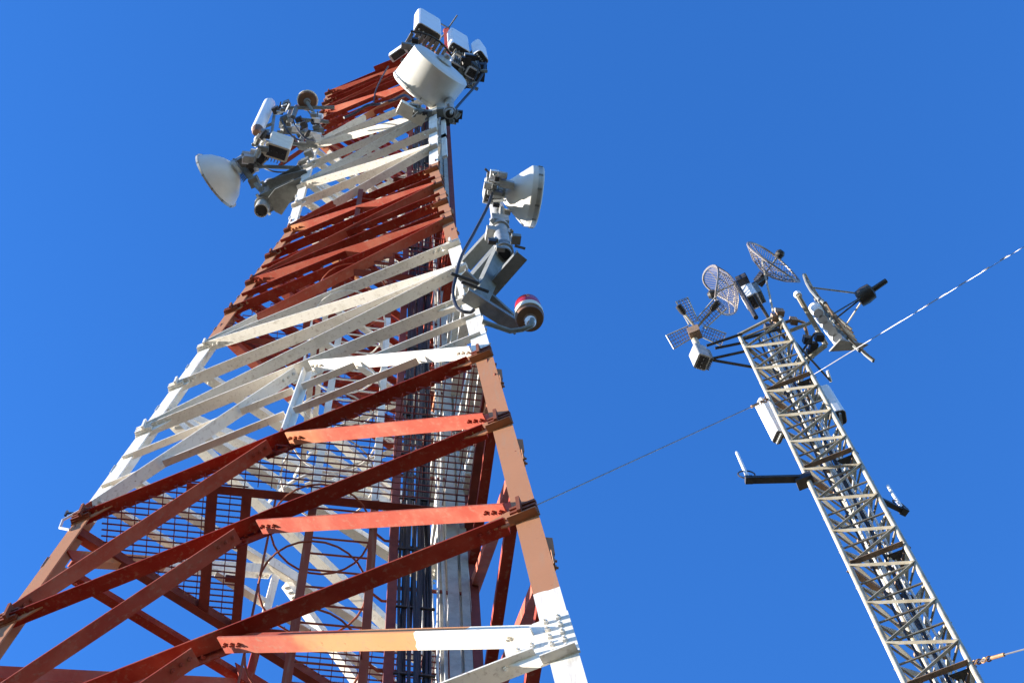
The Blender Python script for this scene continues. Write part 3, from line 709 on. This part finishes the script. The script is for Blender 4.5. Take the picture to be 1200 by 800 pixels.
# ------------------------------------------------------------------ guyed mast
MX, MY, LX, LY, MW = 2.84770379, 2.05626558, 0.0148709850, -0.0579992245, .44
def mp(k, z):
    b = V((MX+LX*(z-12), MY+LY*(z-12), z))
    return b+{'L': V((0, 0, 0)), 'R': V((MW, 0, 0)), 'B': V((MW/2, MW*A3/2, 0))}[k]
MTOP = 14.55; CELL = 1.4909/6
mast = thing('guyed_mast', 'slim weathered grey triangular lattice mast leaning in from lower right', 'mast', mp('B', -.94))
for k in 'LRB':
    mb = MB(); mb.tube([mp(k, -.94), mp(k, 4), mp(k, 9), mp(k, MTOP+.05)], .021, 12); build('leg', mb, MASTP, mast)
mf = [('L', 'R', V((0, -1, 0))), ('R', 'B', EA), ('B', 'L', V((-A3/2, .5, 0)))]
zlist = []; z = 11.777
while z < MTOP: z += CELL
z -= CELL
k0 = -int(round((z-11.777)/CELL))
i = 0; zz = z
while zz > -.8: zlist.append(zz); zz -= CELL
brace_stuff = MB()
nface = 0
for fi, (a, b, n) in enumerate(mf):
    for j, z in enumerate(zlist):
        idx = round((z-11.777)/CELL); pl = idx % 6 == 0
        A, B_ = mp(a, z), mp(b, z); lo = z-CELL
        if z < 6.5:                                       # below the picture: joined
            brace_stuff.tube([A, B_], .008, 5)
            if lo > -.9: brace_stuff.tube([A, mp(b, lo)] if idx % 2 == 0 else [mp(a, lo), B_], .008, 5)
            continue
        dd = (B_-A).normalized(); mb = MB()
        if pl:
            up = ZV; mb.angle(A+dd*.01, B_-dd*.01, n, up, .045, .05, .006); build('splice_bar', mb, MASTR, mast)
        else:
            mb.tube([A, B_], .0095, 6); build('horizontal_bar', mb, MASTD, mast)
        mb = MB()
        q0, q1 = (A, mp(b, lo)) if idx % 2 == 0 else (mp(a, lo), B_)
        up = n.cross((q1-q0).normalized()); up = -up if up.z < 0 else up
        o_ = n*.004
        mb.angle(q0+o_-up*.01, q1+o_-up*.01, n, up, .026, .024, .005); build('diagonal_bar', mb, MASTP, mast)
build('lower_bracing', brace_stuff, MASTP, mast, 'stuff')
# climbing rungs and a cable run inside the mast
mb = MB(); mb.box((mp('L', 7)+mp('B', 7))/2+V((.06, 0, 0)), X1, Y1, ZV, .02, .02, .1)
for k, (s_, t_) in enumerate(((.45, .3), (.53, .34), (.60, .30), (.5, .5), (.36, .4), (.4, .62), (.66, .42), (.3, .25))):
    pts = [mp('L', z)+(mp('R', z)-mp('L', z))*s_+(mp('B', z)-mp('L', z))*t_*.5+V((.008*math.sin(z*3+k), .008*math.cos(z*2+k), 0)) for z in [x*.5 for x in range(-1, 30)]]
    mb = MB(); mb.tube(pts, .010 if k else .014, 6); build('feeder_cable', mb, BLACKC if k % 2 else WHITEC, mast)
for k in range(22):
    z = 14.4-k*CELL*1.5
    if z < 6: break
    mb = MB(); c = (mp('L', z)+mp('R', z)+mp('B', z))/3
    mb.box(c+V((.02, 0, 0)), EA, EB, ZV, .22, .02, .03); build('cable_bracket', mb, MASTR if k % 3 else DARK, mast)
for zz_ in (10.287, 8.796, 11.777, 13.268):
    mb = MB(); c = (mp('R', zz_)*2+mp('L', zz_))/3; mb.prism([mp('R', zz_)-V((.02, -.02, 0)), mp('R', zz_)-V((.16, -.02, 0)), mp('R', zz_)+V((-.09, .12, 0))], -ZV*.01); build('corner_plate', mb, DARK, mast)
# head of the mast: ring of pipes
def mat_(x, y, z): return at(x, y, z-.72)
mb = MB(); mb.tube([mp('R', MTOP), mp('R', MTOP+.28)], .021, 12); build('leg', mb, MASTP, mast)
for a0, a1, z, m in (((866, 392), (905, 372), 15.35, MASTP), ((868, 398), (918, 384), 15.25, DARK), ((884, 345), (905, 380), 15.9, DARK), ((905, 380), (922, 398), 15.3, DARK)):
    mb = MB(); mb.tube([mat_(*a0, z), mat_(*a1, z)], .018, 8); build('head_pipe', mb, m, mast)
for x, y in ((908, 372), (914, 366), (912, 378), (930, 376), (900, 384)):
    mb = MB(); mb.box(mat_(x, y, 15.4), EA, EB, ZV, .07, .06, .1); build('head_clamp', mb, MASTR if x > 905 else DARK, mast)

# grid antennas
def grid_dish(label, c, h, Rw, Rh, feed_len, nb, group):
    """parabolic wire grid: c hub, h pointing direction, elliptical outline Rw x Rh"""
    t = thing('grid_antenna', label, 'grid antenna', c, group); s_ = ortho(h); fo = Rw*1.1
    def P(u, v): return V(c)+s_*u+ZV*v+h*((u*u+v*v)/(4*fo*.55))
    mb = MB(); mb.tube([P(Rw*math.cos(2*math.pi*i/32), Rh*math.sin(2*math.pi*i/32)) for i in range(32)], .012, 6, True); build('rim', mb, GRIDM, t)
    for k in range(nb):
        u = -Rw+2*Rw*(k+.5)/nb; vm = Rh*math.sqrt(max(0, 1-(u/Rw)**2))
        mb = MB(); mb.tube([P(u, vm*q) for q in (-1, -.6, -.2, .2, .6, 1)], .0034, 5); build('grid_wire', mb, GRIDM, t)
    for v in (-Rh*.75, -Rh*.5, -Rh*.25, 0, Rh*.25, Rh*.5, Rh*.75):
        um = Rw*math.sqrt(1-(v/Rh)**2); mb = MB(); mb.tube([P(um*q, v)-h*.006 for q in (-1, -.6, -.2, .2, .6, 1)], .0055, 5); build('cross_rib', mb, GRIDM, t)
    mb = MB(); mb.tube([V(c)-h*.06, V(c)+h*feed_len], .010, 6); build('feed_boom', mb, DGALV, t)
    mb = MB(); mb.lathe(V(c)+h*feed_len, h, [(.02, -.05), (.045, -.03), (.05, .02), (.03, .05)], 12); build('feed', mb, DARK, t)
    mb = MB(); mb.box(V(c)-h*.08, h, s_, ZV, .12, .09, .12); build('clamp', mb, DARK, t)
    return t
GG = 'grid antennas on the slim mast'
c = mat_(897, 320, 16.7); grid_dish('dark wire grid dish highest on the slim mast, feed pointing up-right', c, heading(c, .60, -.80), .34, .37, .25, 24, GG)
c = mat_(862, 332, 16.5); grid_dish('wire grid dish facing left, just left of the highest grid dish', c, heading(c, -.90, .42), .25, .42, .27, 24, GG)
radio('pale equipment box with brown underside under the two upper grid dishes', mat_(879, 348, 16.2), heading(c, -.9, .42), .17, .16, .32, name='equipment_box')
mb = MB(); mb.tube([mat_(886, 372, 15.3), mat_(886, 372, 15.3)+ZV*1.1], .025, 8)
sup = thing('antenna_mount', 'upright pipe carrying the upper grid dishes of the slim mast', 'antenna mount', mat_(886, 372, 15.3)); build('pipe', mb, DARK, sup)
mb = MB(); mb.tube([mat_(893, 305, 16.9), mat_(906, 365, 15.7)], .012, 6); build('brace', mb, MASTP, sup)
mb = MB(); mb.tube([mat_(880, 335, 16.5), mat_(900, 322, 16.7)], .022, 8); build('cross_pipe', mb, DARK, sup)
# four-bladed grid antenna on the left outrigger
cx4 = mat_(816, 385, 15.9)
t = thing('grid_antenna', 'four-bladed wire mesh antenna on the left outrigger of the slim mast', 'grid antenna', cx4, GG)
for x, y, sw, zo in ((785, 401, .16, -.05), (845, 355, .17, .1), (799, 351, .13, .25), (848, 398, .14, -.1)):
    p = cx4; q = mat_(x, y, 15.9+zo); dd = (q-p); L = dd.length; dn = dd/L; s_ = dn.cross((W(cx4)-W((CX, CY, 0))).normalized()).normalized(); 
    nrm = dn.cross(s_)
    s_ = (s_+nrm*.25).normalized(); bl = new_obj('blade', None, t)
    mb = MB(); mb.tube([p+dn*L*.2-s_*sw*.4, p+dn*L-s_*sw*.5, p+dn*L+s_*sw*.5, p+dn*L*.2+s_*sw*.4], .009, 5, True); build('blade_frame', mb, GALV, bl)
    for k in range(9):
        f = .2+.8*(k+.5)/9; mb = MB(); mb.tube([p+dn*L*f-s_*sw*.45, p+dn*L*f+s_*sw*.45], .004, 4); build('grid_wire', mb, GRIDM, bl)
    for k in (-.25, 0, .25):
        mb = MB(); mb.tube([p+dn*L*.2+s_*sw*k, p+dn*L+s_*sw*k], .004, 4); build('grid_wire', mb, GRIDM, bl)
for x, y in ((797, 361), (839, 357)):
    q = mat_(x, y, 16.0); mb = MB(); mb.tube([cx4, q], .013, 6); build('feed_boom', mb, MASTP, t)
    mb = MB(); dn = (q-cx4).normalized(); mb.lathe(q, dn, [(.02, -.08), (.035, -.05), (.035, .03), (.02, .04)], 10); build('feed', mb, DARK, t)
mb = MB(); mb.box(mat_(814, 390, 15.8), X1, Y1, ZV, .12, .1, .16); build('hub', mb, MASTR, t)
sup = thing('antenna_mount', 'outrigger pipes holding the four-bladed antenna left of the slim mast', 'antenna mount', mp('L', 14.4))
mb = MB(); mb.tube([mat_(826, 424, 15.1), mat_(826, 424, 15.1)+ZV*.8], .035, 10); build('pipe', mb, MASTP, sup)
for a0, a1 in (((828, 405), (870, 391)), ((830, 421), (880, 410)), ((830, 421), (882, 430)), ((838, 408), (868, 402))):
    mb = MB(); mb.tube([mat_(*a0, 15.15), mat_(*a1, 15.15)], .015, 8); build('arm', mb, DARK, sup)
radio('grey equipment box low on the left outrigger of the slim mast', mat_(820, 418, 15.25), heading(cx4, -.9, -.3), .16, .13, .30, name='equipment_box', mat=GALV)

# slatted reflector on the right of the mast
c = mat_(976, 376, 15.6); h = heading(c, .78, -.62); s_ = ortho(h)
t = thing('slatted_dish', 'slatted rectangular reflector with strutted black feed, right of the slim mast', 'grid antenna', c, GG)
for k in range(11):
    v = (k-5)*.066; mb = MB()
    mb.tube([c+s_*u+ZV*v*(1-.25*(u/.5)**2)*1.6+h*(u*u*.28+v*v*.3) for u in (-.41, -.25, -.08, .08, .25, .41)], .011, 6); build('slat', mb, MASTP if k % 3 else MASTR, t)
for u in (-.41, -.2, 0, .2, .41):
    mb = MB(); mb.tube([c+s_*u+ZV*v*1.6*(1-.25*(u/.5)**2)+h*(u*u*.28+v*v*.3-.02) for v in (-.34, -.17, 0, .17, .34)], .014, 6); build('rib', mb, DGALV, t)
fd = mat_(1015, 345, 15.75)
for u, v in ((-.28, .3), (.36, .2), (.22, -.35), (0, 0)):
    mb = MB(); mb.tube([c+s_*u+ZV*v+h*(u*u*.28), fd], .009, 6); build('strut', mb, MASTP if v > 0 else DARK, t)
fh = (mat_(1034, 332, 15.75)-fd).normalized()
mb = MB(); mb.lathe(fd, fh, [(.03, -.10), (.085, -.09), (.095, -.02), (.085, .07), (.03, .09), (.028, .24), (.02, .25)], 16); build('feed', mb, DARK, t)
bk = thing('backing_case', 'white ribbed case behind the slatted reflector on the slim mast', 'equipment case', mat_(970, 385, 15.5))
for k in range(6):
    mb = MB(); p = lerp(mat_(957, 364, 15.45), mat_(984, 400, 15.45), k/5); mb.lathe(p, ZV, [(.05, -.08), (.065, -.05), (.065, .08), (.04, .11)], 14); build('canister', mb, PANELW, bk)
mb = MB(); mb.prism([mat_(x, y, 15.3) for x, y in ((972, 412), (985, 398), (1018, 404), (1008, 410))], ZV*.03); build('tray', mb, GALV, bk)
sup = thing('antenna_mount', 'pale bent pipe frame joining the slatted reflector to the slim mast', 'antenna mount', mp('R', 14.3))
for pts, z, m, r in ((((935, 346), (950, 372), (968, 404)), 15.3, MASTP, .026), (((968, 404), (945, 422)), 15.1, MASTP, .028), (((925, 388), (955, 376)), 15.35, MASTP, .02), (((926, 432), (955, 390)), 15.0, DARK, .011), (((915, 380), (930, 374), (942, 378), (946, 392)), 15.4, MASTR, .018)):
    mb = MB(); mb.tube([mat_(*p, z) for p in pts], r, 8); build('pipe', mb, m, sup)
for x, y in ((943, 422), (949, 414), (953, 405), (946, 398), (960, 395)):
    mb = MB(); mb.box(mat_(x, y, 15.15), EA, EB, ZV, .08, .07, .09); build('clamp', mb, DARK, sup)
mb = MB(); mb.lathe(mat_(936, 347, 15.3), ZV, [(.035, 0), (.04, .06), (.02, .08)], 12); build('pipe_cap', mb, PANELW, sup)

# white panels, whips
h = heading(mp('L', 13.5), -.9, -.3)
panel('white sector panel hung on the left side of the slim mast', at(902, 492, 13.55), h, .13, .09, .80, 'sector panels on the slim mast')
panel('short white sector panel on the right side of the slim mast', at(975, 474, 13.55), heading(mp('R', 13.5), .9, -.2), .15, .12, .62, 'sector panels on the slim mast')
def whip(label, arm0, arm1, tip, z, r=.03):
    t = thing('whip_antenna', label, 'whip antenna', arm0)
    a0 = V(arm0); a1 = at(*arm1, z)
    mb = MB(); dd = (a1-a0).normalized(); sd = dd.cross(ZV).normalized(); mb.prism([a0-sd*r, a0+sd*r, a0+sd*r+ZV*.035, a0-sd*r+ZV*.035], a1-a0); build('arm', mb, DARK, t)
    mb = MB(); mb.box(a1+ZV*.02, dd, sd, ZV, .06, .06, .05); mb.ring(a1+ZV*.12, sd, .07, .007, 20, 5); build('clamp', mb, DARK, t)
    # height whose picture position gives the tip
    best = min((abs(proj(a1+ZV*q*.02).y-tip[1]), q*.02) for q in range(1, 120))
    mb = MB(); mb.tube([a1, a1+ZV*.2, a1+ZV*best[1]], .017, 10, r2=.013); build('rod', mb, PANELW, t)
    return t
whip('white rod antenna on the long dark arm left of the slim mast', mp('L', 11.63), (878, 563), (866, 530), 11.63)
whip('white rod antenna on the short bent arm right of the slim mast', mp('R', 10.95), (1060, 600), (1049, 569), 11.0, .02)
mb = MB(); p = mp('L', 11.63); mb.box(p-V((.03, 0, 0)), X1, Y1, ZV, .14, .10, .08); build('arm_clamp', mb, DARK, mast)
t = thing('whip_antenna', 'thin white rod antenna beside the upper right guy wire of the slim mast', 'whip antenna', at(971, 436, 14.2))
mb = MB(); mb.tube([at(974, 447, 14.2), at(970, 435, 14.2)+ZV*.02], .014, 8); build('rod', mb, PANELW, t)
mb = MB(); mb.tube([mp('R', 14.1), at(974, 447, 14.2)], .012, 6); build('arm', mb, DARK, t)

# ------------------------------------------------------------------ guy wires
def guy(label, p0, px, slope, r, shackle=True, sleeves=(), G='guy wires of the slim mast'):
    """wire from p0 through picture point px, falling at the given angle to the ground"""
    p0 = V(p0); d = ray(*px); o = V((CX, CY, 0)); best = None
    for i in range(20, 4000):
        q = o+d*(i*.01); v = q-p0
        if v.length < .05: continue
        a = math.degrees(math.asin(-v.z/v.length)); e = abs(a-slope)
        if best is None or e < best[0]: best = (e, q)
    q = best[1]; dn = (q-p0).normalized(); end = p0+dn*((p0.z+.9)/-dn.z)
    t = thing('guy_wire', label, 'guy wire', end, G)
    L = (end-p0).length; pts = [p0+dn*L*i/24-ZV*(.0018*L*math.sin(math.pi*i/24)) for i in range(25)]
    mb = MB(); mb.tube(pts, r, 6); build('wire', mb, WIRE, t)
    mb = MB(); mb.lathe(end-ZV*.1, ZV, [(.12, 0), (.12, .12), (.05, .16)], 10); build('anchor', mb, GALV, t)
    if shackle:
        for k in range(4):
            mb = MB(); c = p0+dn*(.03+k*.045); mb.ring(c, ZV if k % 2 else dn.cross(ZV), .018, .006, 14, 5); build('shackle', mb, BRONZE, t)
        mb = MB(); mb.tube([p0+dn*.19, p0+dn*.30], .013, 8); build('turnbuckle', mb, BRONZE, t)
    def onw(x):   # point on wire whose picture x equals x
        a_, b_ = 0.0, 3.0+L*.25
        f0 = proj(p0).x-x
        for _ in range(50):
            m_ = (a_+b_)/2
            if (proj(p0+dn*m_).x-x)*f0 > 0: a_ = m_
            else: b_ = m_
        return p0+dn*a_-ZV*.002
    for x0, x1, rr in sleeves:
        mb = MB(); mb.tube([onw(x0), onw(x1)], rr, 8); build('sleeve', mb, SLEEVE, t)
    return t
gz = 13.55
p0 = min((mp('L', 12+.01*k) for k in range(400)), key=lambda p: abs(proj(p).y-467))
guy('thin dark guy wire running down-left from the slim mast towards the tower', p0, (645, 583), 46, .0050, True)
p0 = min((mp('R', 12+.01*k) for k in range(400)), key=lambda p: abs(proj(p).y-440))
guy('pale guy wire with white sleeves rising to the upper right from the slim mast', p0, (1185, 297), 46, .0030, False,
    [(968, 1057, .0042), (1073, 1078, .0036), (1082, 1098, .0036), (1101, 1109, .0042), (1124, 1132, .0042), (1151, 1159, .0042), (1172, 1181, .0042)])
p0 = mp('R', 8.80)
guy('lower right guy wire with rusty turnbuckle at the picture edge', p0, (1200, 760), 40, .006, True)
